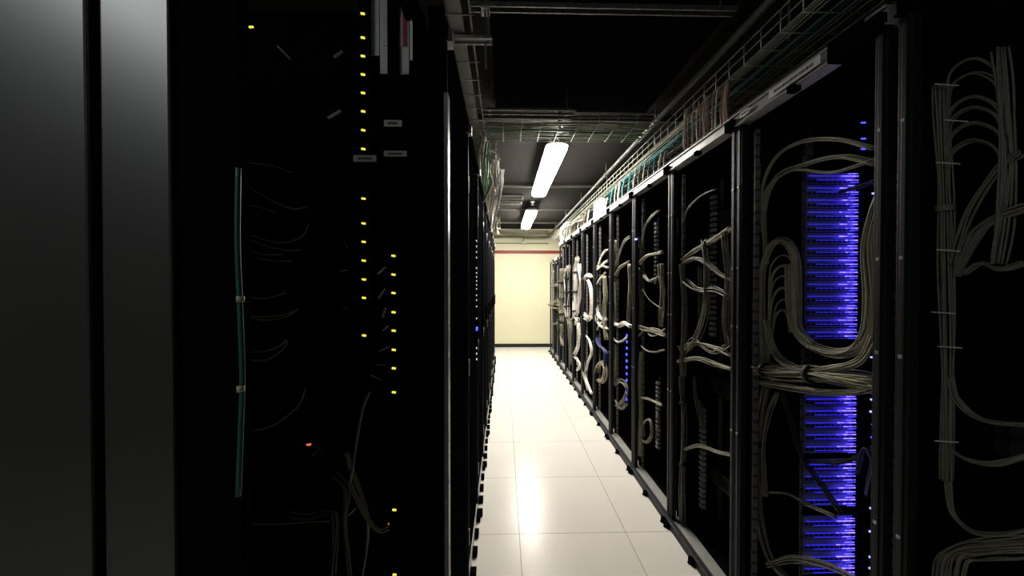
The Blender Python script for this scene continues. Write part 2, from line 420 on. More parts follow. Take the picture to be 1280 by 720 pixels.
# status lamps at the right of the stack, on a slim upright strip
pb = atY(1092, 360, 1.335)
t = empty('indicator_strip', (pb.x, 1.335, 0.30)); tag(t, 'slim black upright strip of pale blue status lights right of the blue-lit stack', 'status light strip')
box('backing', 'matte_black', (-0.06, 0, 0), (0.03, 0.012, 1.75), t)
for px, py in ((1080, 153), (1080, 173), (1080, 186), (1095, 242), (1095, 259), (1095, 275), (1093, 447), (1093, 500), (1092, 515), (1093, 531), (1092, 547), (1092, 576), (1096, 583), (1096, 597), (1096, 627), (1092, 636), (1091, 665), (1092, 682), (1091, 697), (1091, 711)):
    p = atY(px, py, 1.331)
    big = random.random() > 0.35
    w_ = 0.012 if big else 0.008
    box('status_light', 'led_paleblue' if big else 'led_blue', (p.x - pb.x - w_, -0.004, p.z - 0.302), (p.x - pb.x + w_, 0, p.z - 0.298 + (0.002 if big else 0)), t)
m = MB(); a_ = atY(1004, 360, 1.34).x
m.box((a_ - 0.006, 1.338, 0.1), (a_ + 0.004, 1.341, 1.9))
o = m.build('mounting_upright', 'rail_slotted_dull', origin=(a_, 1.34, 0.1)); tag(o, 'thin dull slotted upright at the left edge of the blue switches', 'rack upright')

# ------------------------------------------------------------------ cables
def loom(points, n, r, spread, m, label, cat='cable bundle', group=None, name='cable_bundle', ties=(), tie_m='tape_black', twist=1.0, fan=0.0, sides=6):
    path = smooth_path(points); fr = frames(path); mb = MB()
    for j in range(n):
        if n == 1: a0, rad = 0, 0
        else: a0 = random.uniform(0, 6.28); rad = spread * math.sqrt(random.uniform(0.02, 1))
        ph = random.uniform(0, 6.28); tw = random.uniform(-1, 1) * twist
        pts = []
        for i, (p, (t, u, v)) in enumerate(zip(path, fr)):
            s = i / (len(path) - 1)
            rr = rad * (1 + fan * s + 0.25 * math.sin(3.1 * s * 3 + ph))
            a = a0 + tw * s * 2
            pts.append(p + u * math.cos(a) * rr + v * math.sin(a) * rr)
        mb.tube(pts, r, sides)
    og = tuple(min(path, key=lambda q: q.z))
    o = mb.build(name, m, origin=og)
    tag(o, label, cat, group)
    for s in ties:
        i = min(len(path) - 2, max(1, int(s * (len(path) - 1)))); (t, u, v) = fr[i]; c = path[i] - Vector(og)
        k = MB(); R = spread * 1.22 + r * 1.2
        k.tube([c - t * 0.008, c + t * 0.008], R, 14)
        k.build('cable_strap', tie_m, o)
    return o
def PX(pts, X, dx=0):
    """points given in the photograph's pixels on an upright plane X behind the rack face"""
    return [atX(p[0], p[1], X + (p[2] if len(p) > 2 else 0)) for p in pts]

G2 = 'cable looms in the blue-lit rack'
A = 1.05
def L2(pts, n, r, sp, lab, m='cable_beige', X=A, **k): return loom(PX(pts, X), n if n == 1 else int(n * 1.7), r * .72, sp * 1.15, m, lab, group=G2, **k)
L2([(946, 205), (943, 260), (941, 330), (943, 400), (950, 450), (962, 476)], 12, .0032, .014, 'upright beige loom down the left edge of the blue-lit rack', ties=(.2, .55))
L2([(955, 300), (952, 245), (968, 200), (1000, 178), (1045, 174), (1092, 186)], 5, .003, .009, 'uppermost arching beige cables above the blue switches')
L2([(958, 330), (956, 262), (972, 222), (1010, 205), (1050, 196), (1094, 205)], 4, .003, .008, 'second arch of beige cables under the uppermost arch, blue-lit rack')
L2([(950, 290), (958, 240), (990, 214), (1040, 216), (1094, 200)], 4, .003, .006, 'flat run of beige cables just over the blue switches')
L2([(956, 470), (953, 400), (954, 340), (966, 306), (983, 302), (994, 322), (996, 370), (998, 410), (1018, 432)], 10, .0032, .011, 'outer tall loop of beige cable left of the blue switches')
for j in range(6):
    yt = 322 + j * 14
    L2([(960 + j, 460 - j * 5), (961 + j, yt + 28), (966 + j * .8, yt + 5), (978, yt - 4), (990 - j, yt + 3), (993 - j, yt + 24)], 2, .0028, .004,
       'small nested beige cable loop, %s inside the tall loop by the blue switches' % ['topmost', 'second', 'third', 'fourth', 'fifth', 'lowest'][j], X=A + 0.01)
L2([(988, 330), (988, 380), (998, 420), (1030, 440), (1064, 440), (1084, 415), (1088, 370), (1084, 310), (1092, 268), (1104, 240)], 15, .0032, .014, 'deep U of beige cable swinging under the upper blue switches', X=A)
L2([(958, 400), (968, 440), (1000, 462), (1040, 460), (1074, 450), (1092, 420)], 7, .0032, .010, 'beige cables sagging in front of the gap between the blue blocks', X=A - .02)
L2([(948, 462), (975, 466), (1015, 468), (1060, 474), (1097, 480)], 20, .0032, .022, 'broad level band of beige cables dividing the blue blocks', X=A - .015, ties=(.12, .5))
L2([(950, 478), (985, 484), (1030, 491), (1070, 489), (1096, 482)], 8, .0032, .009, 'lower level band of beige cables, under the broad band', X=A - .02)
L2([(1044, 471), (1058, 474), (1072, 477)], 1, .0022, 0, 'short bright yellow cable showing on the broad beige band', 'cable_yellow', X=A - .045, name='patch_cable', cat='cable')
L2([(1086, 482), (1094, 484), (1101, 485)], 1, .0022, 0, 'bright yellow cable end beside the post, right of the broad beige band', 'cable_yellow', X=A - .045, name='patch_cable', cat='cable')
L2([(958, 482), (948, 530), (946, 590), (950, 650), (964, 700), (990, 730)], 8, .0032, .013, 'upright dull loom down the left of the lower blue switches', 'cable_grey_dim_beige', ties=(.3,))
L2([(972, 490), (960, 520), (954, 560), (956, 620)], 5, .003, .007, 'curved inner grey loom left of the lower blue switches', 'cable_grey_dim_beige')
L2([(976, 488), (990, 530), (1004, 575), (1030, 610), (1052, 642)], 5, .0032, .008, 'dark cable bundle crossing diagonally over the lower blue switches', 'tape_black', X=A + .01)
L2([(962, 616), (985, 618), (1010, 632), (1044, 646)], 4, .003, .006, 'grey cables drooping rightward across the lower blue switches', 'cable_grey_dim_beige', X=A)
L2([(1005, 577), (1035, 578), (1062, 575), (1094, 560)], 3, .003, .006, 'dark cables running level between the lower blue switches', 'tape_black', X=A + .02)
L2([(960, 706), (990, 698), (1030, 706), (1060, 720), (1090, 740)], 6, .0032, .010, 'grey bundle curling along the foot of the blue-lit rack', 'cable_grey_dim_beige', X=A)
L2([(1050, 240), (1068, 235), (1082, 230), (1094, 226)], 5, .003, .008, 'patch leads painted blue as if lit by the top blue switches', 'cable_navy', X=A + .05)  # navy colour stands in for switch light falling on these leads
L2([(1070, 590), (1080, 560), (1092, 580), (1084, 620)], 3, .003, .006, 'navy lead looped beside the lower status lights', 'cable_navy', X=A + .01)

G1 = 'cable looms in the nearest right rack'
def L1(pts, n, r, sp, lab, m='cable_grey_dim_beige', X=1.06, **k): return loom(PX(pts, X), n if n == 1 else int(n * 1.7), r * (.72 if n > 1 else 1), sp * 1.1, m, lab, group=G1, **k)  # beige looms in a darker colour, so the bay's dimness is painted in
L1([(1177, 105), (1178, 170), (1182, 260), (1184, 340), (1185, 420), (1184, 500), (1183, 600)], 9, .0028, .011, 'long upright beige loom at the left of the nearest right rack', ties=(.35,), tie_m='cable_grey_dim_beige')
for j, (yt, ye) in enumerate(((74, 72), (92, 110), (122, 150), (136, 170), (156, 190), (176, 205))):
    L1([(1184, yt + 60), (1186, yt + 22), (1202, yt + 4), (1225, yt), (1250, yt + 20), (1256, ye + 60)], 2, .0025, .004,
       'beige cable arch in the nearest right rack, %s' % ['the topmost', 'second from the top', 'third from the top', 'fourth from the top', 'fifth from the top', 'lowest of the arches'][j])
L1([(1250, 60), (1256, 130), (1262, 200), (1256, 270), (1248, 330)], 7, .0028, .011, 'second upright loom beyond the cable arches, nearest right rack')
L1([(1196, 345), (1215, 300), (1240, 275), (1285, 258)], 6, .0028, .008, 'beige bundle rising to the right edge of the picture')
L1([(1192, 330), (1212, 265), (1245, 215), (1275, 190)], 5, .0028, .007, 'steep beige bundle fanning up in the nearest right rack')
L1([(1205, 343), (1225, 330), (1250, 338), (1280, 330)], 4, .0028, .006, 'level beige cables under the fan in the nearest right rack')
L1([(1187, 470), (1196, 500), (1225, 525), (1285, 532)], 5, .0028, .006, 'beige cables swinging right below the upright loom, upper of two')
L1([(1187, 562), (1210, 575), (1245, 580), (1285, 570)], 5, .0028, .005, 'beige cables swinging right below the upright loom, lower of two')
L1([(1184, 600), (1190, 640), (1215, 665), (1250, 670), (1285, 664)], 4, .0028, .005, 'tail of the upright loom curling right, nearest right rack')
for j in range(4):
    L1([(1172 + j * 9, 735), (1176 + j * 10, 700), (1200 + j * 8, 684 + j * 4), (1240 + j * 4, 678 + j * 5), (1285, 674 + j * 6)], 4, .0028, .007,
       'thick cable arch at the bottom right corner, %s' % ['outermost', 'second inward', 'third inward', 'innermost'][j], 'cable_grey_dim_beige')
# zip-tie tails on that loom
for j, (x, y) in enumerate(((1176, 106), (1188, 151), (1178, 204), (1178, 313), (1172, 391), (1180, 434), (1176, 552))):
    L1([(x - 8, y - 1), (x + 8, y), (x + 22, y + 1)], 1, .0015, 0, 'pale zip tie sticking out of the upright loom, %s from the top' % ['first', 'second', 'third', 'fourth', 'fifth', 'sixth', 'seventh'][j],
       'label_white', X=1.035, name='zip_tie', cat='cable tie')

G3 = 'cable bundles in the dark racks beyond the blue-lit one'
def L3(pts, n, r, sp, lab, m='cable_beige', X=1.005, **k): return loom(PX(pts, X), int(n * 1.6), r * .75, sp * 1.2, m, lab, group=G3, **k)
L3([(853, 325), (872, 312), (892, 300), (916, 284)], 6, .0035, .010, 'beige bundle rising rightward in the first rack beyond the blue one', ties=(.55,))
L3([(853, 330), (868, 324), (885, 330), (902, 344), (918, 350)], 6, .0035, .009, 'brownish bundle falling rightward under the rising one', 'cable_grey_dim_beige')
L3([(853, 285), (860, 262), (878, 244), (896, 236)], 3, .003, .006, 'thin cables arching high in the first rack beyond the blue one', 'cable_grey_dim_beige')
L3([(853, 330), (856, 380), (855, 430), (854, 470)], 8, .0035, .013, 'upright loom at the left of the first rack beyond the blue one', 'cable_grey_dim_beige')
L3([(874, 330), (876, 380), (872, 420), (862, 440)], 7, .0035, .014, 'second upright loom in the first rack beyond the blue one', 'cable_grey_dim_beige', X=1.09)
L3([(848, 436), (870, 430), (895, 436), (916, 446)], 6, .003, .010, 'spread cables level across the rack, upper band', 'cable_beige')
L3([(846, 452), (870, 448), (895, 456), (916, 462)], 6, .003, .009, 'spread cables level across the rack, lower band', 'cable_beige')
L3([(853, 440), (868, 425), (890, 440), (912, 430)], 4, .003, .010, 'cables curling over the level bands', 'cable_grey_dim_beige')
L3([(852, 470), (855, 530), (853, 600), (852, 660)], 6, .004, .013, 'lower upright loom in the first rack beyond the blue one', 'cable_grey_dim_beige', ties=(.2, .6))
L3([(856, 562), (875, 558), (900, 566), (914, 570)], 4, .003, .007, 'thin cables sagging low in the first rack beyond the blue one', 'cable_grey_dim_beige')
L3([(868, 470), (872, 510), (880, 535), (874, 500)], 4, .0035, .012, 'twisted clump of cables above the lower sag', 'cable_grey_dim_beige', X=1.08)
# second dark rack (797..833)
L3([(800, 328), (804, 292), (812, 272), (824, 262)], 4, .0035, .009, 'cables curving up in the rack with the pale slotted rail', 'cable_grey_dim_beige')
L3([(799, 330), (808, 320), (818, 317), (828, 314)], 6, .0035, .010, 'beige bundle rising in the rack with the pale slotted rail', 'cable_beige')
L3([(799, 334), (801, 370), (800, 405)], 7, .0035, .012, 'upright loom below the rising bundle, second dark rack', 'cable_grey_dim_beige')
L3([(803, 362), (812, 375), (824, 384), (831, 388)], 2, .003, .004, 'single dark cable slanting down in the second dark rack', 'cable_grey_dim_beige')
L3([(799, 408), (810, 412), (820, 414), (832, 419)], 7, .0035, .014, 'bright level cables across the second dark rack', 'cable_beige')
L3([(799, 420), (806, 412), (816, 420), (832, 412)], 4, .0035, .010, 'crossing cables over the bright level ones', 'cable_beige')
L3([(801, 432), (808, 438), (818, 440), (831, 437)], 3, .0035, .005, 'sagging grey cables under the bright level ones', 'cable_beige')
L3([(799, 497), (808, 498), (818, 502), (828, 507)], 4, .0035, .006, 'level grey cables low in the second dark rack', 'cable_beige')
L3([(802, 520), (800, 545), (808, 552), (815, 542), (812, 525), (804, 530), (804, 545)], 5, .0035, .010, 'coiled grey cable hanging low in the second dark rack', 'cable_grey_dim_beige')
# third dark rack (768..789)
L3([(769, 345), (775, 335), (780, 331), (786, 327)], 6, .004, .012, 'beige bundle rising in the rack with blue lights', 'cable_beige')
L3([(769, 335), (774, 318), (781, 302), (787, 296)], 5, .004, .010, 'bluish bundle arching high in the rack with blue lights', 'cable_grey_dim_beige')
L3([(769, 352), (770, 380), (769, 402)], 6, .004, .012, 'upright loom in the rack with blue lights', 'cable_grey_dim_beige')
L3([(768, 404), (774, 407), (781, 404), (788, 408)], 8, .004, .016, 'bright tangled cables across the rack with blue lights', 'cable_white')
L3([(766, 421), (771, 427), (778, 426), (784, 421)], 3, .004, .006, 'pale cable smile under the bright tangle', 'cable_white')
L3([(768, 480), (776, 476), (784, 484), (780, 500), (770, 508)], 6, .004, .016, 'grey cable coil low in the rack with blue lights', 'cable_grey_dim_beige')
L3([(770, 500), (776, 510), (784, 505)], 4, .004, .010, 'grey cable tail under the low coil', 'cable_grey_dim_beige')
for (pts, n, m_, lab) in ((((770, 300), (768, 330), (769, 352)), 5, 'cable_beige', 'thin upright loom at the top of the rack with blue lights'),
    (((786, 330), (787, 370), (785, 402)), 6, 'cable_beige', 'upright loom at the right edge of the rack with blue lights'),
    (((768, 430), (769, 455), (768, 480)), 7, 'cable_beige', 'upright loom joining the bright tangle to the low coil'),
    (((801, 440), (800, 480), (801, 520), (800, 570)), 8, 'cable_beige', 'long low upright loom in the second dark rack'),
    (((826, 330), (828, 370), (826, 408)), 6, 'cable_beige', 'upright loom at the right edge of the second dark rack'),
    (((806, 345), (812, 352), (820, 350), (829, 344)), 4, 'cable_grey_dim_beige', 'slack cable swag under the rising bundle, second dark rack'),
    (((880, 300), (884, 340), (882, 390), (870, 425), (860, 438)), 8, 'cable_grey_dim_beige', 'long slack loom in the middle of the first rack beyond the blue one'),
    (((906, 290), (910, 340), (908, 400), (912, 432)), 6, 'cable_grey_dim_beige', 'upright loom at the right edge of the first rack beyond the blue one'),
    (((856, 350), (872, 362), (894, 362), (914, 372)), 4, 'cable_grey_dim_beige', 'slack cables under the falling bundle, first rack beyond the blue one')):
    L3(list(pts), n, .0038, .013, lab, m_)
# bright far racks
G4 = 'white cable looms in the far right racks'
def L4(pts, n, r, sp, lab, m='cable_white', X=0.995, **k): return loom(PX(pts, X), int(n * 1.4), r * .85, sp * 1.1, m, lab, group=G4, **k)
L4([(746, 337), (750, 325), (754, 317), (759, 312)], 5, .004, .010, 'white cables fanned up, highest of the fan')
L4([(746, 338), (751, 333), (759, 326)], 5, .004, .010, 'white cables fanned up, middle of the fan')
L4([(746, 334), (752, 333), (760, 334)], 4, .004, .009, 'white cables running level under the fan')
L4([(746, 356), (751, 348), (757, 341)], 4, .004, .009, 'white cables slanting under the fan')
L4([(745, 340), (745, 362), (746, 385), (747, 402)], 8, .004, .018, 'upright white loom left of the fan', ties=(.25, .6))
L4([(756, 345), (757, 370), (756, 395), (758, 425)], 8, .004, .020, 'dull upright loom right of the fan', 'cable_beige')
L4([(745, 388), (750, 396), (758, 399)], 6, .004, .016, 'white knot of cable half way up the rack with the fan')
L4([(746, 402), (752, 408), (760, 411)], 5, .004, .010, 'white cable tail under the knot')
L4([(746, 412), (750, 404), (757, 401)], 5, .004, .012, 'white cable crossing the tail')
L4([(746, 466), (748, 456), (754, 454), (757, 464), (754, 476), (748, 476)], 9, .0045, .022, 'grey clump of coiled cable low in the rack with the fan', 'cable_beige')
L4([(745, 420), (750, 432), (757, 440), (756, 458)], 6, .004, .016, 'navy bundle hanging above the grey clump', 'cable_navy')
L4([(739, 346), (733, 345), (729, 356), (729, 375), (729, 388), (734, 396), (739, 392), (740, 375), (738, 358), (735, 350)], 8, .0045, .020, 'closed loop of thick white cable')
L4([(728, 396), (734, 400), (740, 397)], 9, .0045, .022, 'white bundle crossing under the closed loop')
L4([(729, 400), (729, 420), (729, 444), (731, 468), (737, 488)], 8, .0045, .022, 'pale loom hanging straight under the closed loop', 'cable_beige', ties=(.5,))
L4([(733, 420), (737, 426), (739, 440), (735, 452), (733, 462)], 7, .0045, .018, 'white tangle low beside the hanging loom')
L4([(731, 470), (735, 480), (740, 492)], 6, .0045, .016, 'grey bundle running down to the plinth')
L4([(722, 322), (720, 335), (720, 355), (719, 375), (720, 395)], 12, .0045, .034, 'thick white loom bound with black straps, larger one', ties=(.35, .62, .95))
L4([(724, 330), (726, 350), (724, 372), (722, 392)], 8, .0045, .020, 'white loom joined to the right of the strapped one')
L4([(716, 400), (719, 398), (722, 400), (720, 405)], 10, .005, .030, 'round white knot of cable under the strapped loom')
L4([(723, 404), (724, 418), (723, 432), (718, 444), (717, 450)], 8, .0045, .022, 'white loom trailing down from the round knot')
L4([(718, 446), (723, 450), (725, 458), (722, 462)], 7, .0045, .022, 'white cable tangle beside the plinth')
L4([(711, 333), (709, 345), (709, 360), (709, 378), (710, 396)], 10, .0045, .038, 'thick white loom bound with black straps, smaller and farther one', ties=(.3, .6, .85))
L4([(710, 398), (713, 412), (714, 440), (715, 456)], 8, .0045, .030, 'grey-blue loom hanging down to the floor plate', 'cable_grey_dim_beige')
L4([(703, 336), (702, 355), (702, 380), (703, 402)], 9, .0045, .040, 'pale loom in the last full-height rack', 'cable_beige', ties=(.3, .6, .9))
L4([(703, 406), (702, 420), (703, 432)], 9, .0045, .036, 'dull loom low in the last full-height rack', 'cable_beige')
L4([(694, 338), (694, 360), (694, 390), (694, 420)], 8, .005, .040, 'dull loom in the shorter end rack', 'cable_beige', ties=(.2, .7))
L4([(697, 376), (692, 379), (688, 380), (692, 383), (697, 384)], 8, .006, .045, 'bunch of beige cable bulging out of the shorter end rack', 'cable_beige', X=0.97)
L4([(698, 356), (692, 357), (689, 358)], 4, .006, .020, 'dark cable arm sticking out of the end rack, upper one', 'cable_grey_dim_beige', X=0.96)
L4([(698, 404), (692, 405), (689, 404)], 4, .006, .020, 'dark cable arm sticking out of the end rack, lower one', 'cable_grey_dim_beige', X=0.96)

# ------------------------------------------------------------------ rack units in the other right racks
def make_unit(u):
    t = empty('rack_server', (0, 0, 0)); h = u * 0.0445 - 0.003
    c = MB(); c.box((0, 0.0, 0), (0.55, 0.46, h)); c.build('chassis', 'unit_face', t)
    for y in (0, 0.44): box('bezel_ear', 'post_grey', (-0.010, y, 0.002), (0, y + 0.02, h - 0.002), t)
    g = MB()
    for k in range(12): g.box((-0.004, 0.05 + k * 0.028, h * 0.2), (0, 0.071 + k * 0.028, h * 0.8))
    g.build('bays', 'post_grey', t)
    l = MB(); l.box((-0.006, 0.026, h * 0.4), (0, 0.034, h * 0.4 + 0.005)); l.build('status_light', 'led_white', t)
    return t
u2 = make_unit(2); index_kids(u2); used = False
spots = {0: (0.5, 1.0), 2: (0.30, 0.80, 1.70), 3: (0.45, 1.15, 1.75), 4: (0.95, 1.30, 1.72), 5: (0.4, 1.0, 1.65, 1.8), 6: (1.65, 1.8, 0.9), 7: (1.2, 1.75), 8: (0.7, 1.7), 9: (1.5,)}
where = {0: 'nearest right rack', 2: 'first rack beyond the blue-lit one', 3: 'second rack beyond the blue-lit one', 4: 'third rack beyond the blue-lit one', 5: 'rack with the white cable fan',
         6: 'rack with the closed white loop', 7: 'rack with the larger strapped loom', 8: 'rack with the smaller strapped loom', 9: 'last full-height rack on the right'}
ordn = ['lowest', 'second from below', 'third from below', 'topmost']
for i, zs in spots.items():
    for j, z in enumerate(sorted(zs)):
        t = copy_tree(u2) if used else u2; used = True
        t.location = (XR + 0.20, Y0R + PITCH * i + 0.07, z)
        pos = 'topmost' if (j == len(zs) - 1 and len(zs) > 1) else ordn[j]
        lab = 'dark rack server in the %s, %s one' % (where[i], pos) if len(zs) > 1 else 'dark rack server, only one in the %s' % where[i]
        tag(t, lab, 'server', 'dark rack servers in the right row')
# blue light column in the third dark rack
t = empty('indicator_strip', (1.02, 3.18, 0.55)); tag(t, 'short upright column of blue lights low in the third rack beyond the blue-lit one', 'status light strip')
t.location = atX(783.5, 505, 1.02)
box('backing', 'matte_black', (0, -0.03, 0), (0.02, 0.03, 0.62), t)
for k in range(11):
    y0 = random.uniform(-.018, -.008)
    box('status_light', 'led_blue', (-0.006, y0, 0.03 + k * 0.053), (0, y0 + random.uniform(.015, .025), 0.048 + k * 0.053), t)
for (px, py, lab) in ((795.3, 299, 'lone blue light high on the dark post'),):
    p = atX(px, py, 0.962); o = MB().box((p.x - .006, p.y - .014, p.z - .005), (p.x + 0.004, p.y + .014, p.z + .005)).build('status_light', 'led_paleblue', origin=tuple(p)); tag(o, lab, 'status light')

# patch panels beside looms: pale slotted uprights in the dark racks
for (px, y0, y1, X, lab) in ((880, 500, 634, 1.12, 'pale slotted cable duct low in the first rack beyond the blue-lit one'),
                             (893, 240, 420, 1.16, 'dim slotted cable duct high in the first rack beyond the blue-lit one'),
                             (822, 272, 355, 1.10, 'pale slotted cable duct in the second rack beyond the blue-lit one'),
                             (824, 470, 560, 1.10, 'pale slotted cable duct low in the second rack beyond the blue-lit one')):
    a, b = atX(px, y1, X), atX(px, y0, X)
    t = empty('cable_duct', (X, a.y, a.z)); tag(t, lab, 'cable duct', 'slotted cable ducts')
    box('duct_back', 'post_grey', (0, -0.018, 0), (0.004, 0.018, b.z - a.z), t)
    m = MB(); nn = int((b.z - a.z) / 0.03)
    for k in range(nn): m.box((-0.02, -0.018, k * 0.03), (0, 0.018, k * 0.03 + 0.018))
    m.build('duct_fingers', 'rail_zinc', t)

# ------------------------------------------------------------------ left row: closed cabinets with doors on the aisle
XL = -0.148
def make_cabinet():
    r = empty('server_cabinet', (0, 0, 0))      # x = 0 aisle face, going to -x
    box('body', 'matte_black', (-1.0, 0.003, 0.05), (-0.045, 0.597, 2.08), r, 0.003)
    d = MB(); d.box((-0.040, 0.010, 0.08), (-0.012, 0.588, 2.05))
    d.build('door', 'matte_black', r, bevel=0.005)
    e = MB(); e.box((-0.040, 0.004, 0.08), (-0.002, 0.010, 2.05)); e.build('door_edge', 'post_grey', r, bevel=0.001)
    hnd = MB(); hnd.box((-0.012, 0.53, 1.02), (0.002, 0.555, 1.20)); hnd.build('handle', 'matte_black', r, bevel=0.003)
    hg = MB()
    for z in (0.25, 1.0, 1.8): MB().tube([Vector((-0.006, 0.02, z)), Vector((-0.006, 0.02, z + 0.07))], 0.007, 8).build('hinge', 'rail_zinc', r)
    h = MB(); h.box((-0.05, 0, 2.055), (0.0, 0.6, 2.10)); h.build('header_rail', 'matte_black', r, bevel=0.002)
    c = MB(); c.box((-0.02, 0.001, 2.05), (0.012, 0.04, 2.085)); c.build('header_clip', 'rail_zinc', r, bevel=0.002)
    p = MB(); p.box((-1.0, 0, 0), (-0.010, 0.6, 0.05)); p.build('plinth_rail', 'header_grey', r, bevel=0.002)
    for y in (0.024, 0.16, 0.30, 0.44, 0.576):
        f = MB(); f.box((-0.01, y - 0.022, 0.0), (0.018 + 0.006 * math.sin(y * 40), y + 0.022, 0.03))
        f.build('floor_clip', 'matte_black', r, bevel=0.002)
    return r
cab = make_cabinet(); index_kids(cab)
words = ['closed black cabinet just beyond the open near-left rack', 'second closed black cabinet of the left row, counted from the camera', 'third closed black cabinet of the left row, counted from the camera',
 'fourth closed black cabinet of the left row, counted from the camera', 'fifth closed black cabinet of the left row, counted from the camera', 'sixth closed black cabinet of the left row, counted from the camera',
 'seventh closed black cabinet of the left row, counted from the camera', 'eighth closed black cabinet of the left row, counted from the camera', 'ninth closed black cabinet of the left row, counted from the camera',
 'closed black cabinet at the far end of the left row']
for i in range(10):
    o = cab if i == 0 else copy_tree(cab)
    o.location = (XL, 0.995 + 0.6 * i, 0); tag(o, words[i], 'cabinet', 'closed cabinets of the left row')
# indicator lights glinting on the second and third cabinet doors
t = empty('indicator_strip', (XL - 0.008, 2.07, 0.9)); tag(t, 'column of tiny white lights with one blue on the left cabinet doors', 'status light strip')
box('backing', 'matte_black', (0, -0.02, 0.05), (0.004, 0.02, 1.05), t)
for py in (302, 309, 316, 323, 336, 342, 347, 352, 357, 362, 370, 376, 384, 399, 436, 443, 450, 458):
    d = (355 - py) * 2.07 / F + H - 0.9
    if 0.05 < d < 1.05: box('status_light', 'led_white', (0.004, -0.008, d), (0.009, 0.008, d + 0.008), t)
box('status_light', 'led_blue', (0.004, -0.02, (355 - 413) * 2.07 / F + H - 0.9), (0.012, 0.02, (355 - 409) * 2.07 / F + H - 0.9), t)

# ------------------------------------------------------------------ near-left open rack
XA, YA0, YA1 = -0.208, 0.288, 0.965
ra = empty('open_network_rack', (XA, YA0, 0)); tag(ra, 'open black rack at the near left, with yellow lights inside and grey side panels', 'server rack')
def q(px, y=YA0): return atY(px, 360, y).x - XA
x215, x128, x110, x297 = q(215), q(127), q(111), q(297)
box('front_post', 'matte_black', (x215, 0.004, 0.0), (x297, 0.016, 2.1), ra, 0.002)
box('side_frame', 'satin_panel', (x128, 0, 0.0), (x215, 0.03, 2.1), ra, 0.002)
box('side_panel', 'satin_panel', (-0.9, 0, 0.0), (x110, 0.03, 2.1), ra, 0.002)
box('side_seal', 'matte_black', (x110, 0.015, 0.0), (x128, 0.03, 2.1), ra)
L_ = YA1 - YA0
box('far_side_panel', 'matte_black', (-0.9, L_, 0), (x297 + 0.0, L_ + 0.022, 2.1), ra)
box('far_post', 'matte_black', (q(536, YA1 - 0.03), L_ - 0.03, 0), (-0.148 - XA - 0.002, L_ + 0.0, 2.1), ra, 0.002)
box('rear_panel', 'matte_black', (-0.92, 0, 0), (-0.9, L_, 2.1), ra)
box('base_plate', 'matte_black', (-0.9, 0.03, 0), (x297 - 0.005, L_, 0.05), ra)
box('top_beam', 'matte_black', (x297 - 0.04, 0.05, 2.06), (x297 - 0.005, L_, 2.1), ra)
yf = YA1 - 0.04   # depth of the strips' faces
def wx(px, py, Y=yf): return atY(px, py, Y)
# upright strips with yellow lights
for (px, ys, lab) in ((455, (17, 47, 70, 93, 116, 139, 162.5, 186, 248, 279, 302, 325.5, 349, 372, 419), 'upright black power strip with the longer column of yellow lights, near-left rack'),
                      (492, (319.5, 343, 366, 390, 413, 437, 460, 490, 637, 718), 'upright black power strip with the shorter column of yellow lights, right of the longer one')):
    c = wx(px, 360); t = empty('power_strip', (c.x, yf, 0.55)); tag(t, lab, 'power strip', 'power strips in the near-left rack')
    box('strip_body', 'matte_black', (-0.014, 0.002, 0), (0.014, 0.035, 1.6), t)
    for py in ys:
        p = wx(px, py)
        MB().tube([Vector((0 - .0045, -0.0005, p.z - .55)), Vector((0.0045, -0.0005, p.z - .55 - 0.0012))], 0.0027, 8).build('status_light', 'led_yellow', t)
# single lights
for (px, py, m, lab) in ((459, 487, 'led_yellow', 'yellow light at the plug of the white lead, near-left rack'), (459, 698, 'led_yellow', 'lowest yellow light beside the hanging leads'),
                         (386, 556, 'led_orange', 'orange glint left of the hanging leads'), (488, 655, 'led_orange', 'orange light at the end of the curved lead'),
                         (303, 31, 'led_yellow', 'yellowish light at the top left inside the near-left rack'), (314, 34, 'led_yellow', 'yellowish light right of the top left one in the near-left rack')):
    p = wx(px, py, yf + 0.015); o = MB().tube([p + Vector((-.005, 0, 0)), p + Vector((.005, 0, .001))], 0.0026, 8).build('status_light', m, origin=tuple(p)); tag(o, lab, 'status light', 'single lights in the near-left rack')
# paper labels
for (px, py, w_, h_, lab) in ((456, 198, 28, 8, 'small grey printed label below the upper yellow lights'), (494, 192, 28, 7, 'small grey printed label right of the yellow column, lower of two'), (491, 154, 22, 8, 'small grey printed label right of the yellow column, upper of two')):
    p = wx(px, py, yf - 0.002); s_ = yf / F
    t = empty('asset_label', tuple(p)); tag(t, lab, 'label', 'printed labels in the near-left rack')
    MB().box((-w_ / 2 * s_, 0, -h_ / 2 * s_), (w_ / 2 * s_, 0.001, h_ / 2 * s_)).build('sticker', 'label_white', t)
    m = MB(); k = -w_ * .28
    while k < w_ * .26:
        m.box((k * s_, -0.0006, -h_ * .18 * s_), ((k + 1.7) * s_, 0, h_ * .16 * s_)); k += 2.4
    m.build('lettering', 'ink', t)
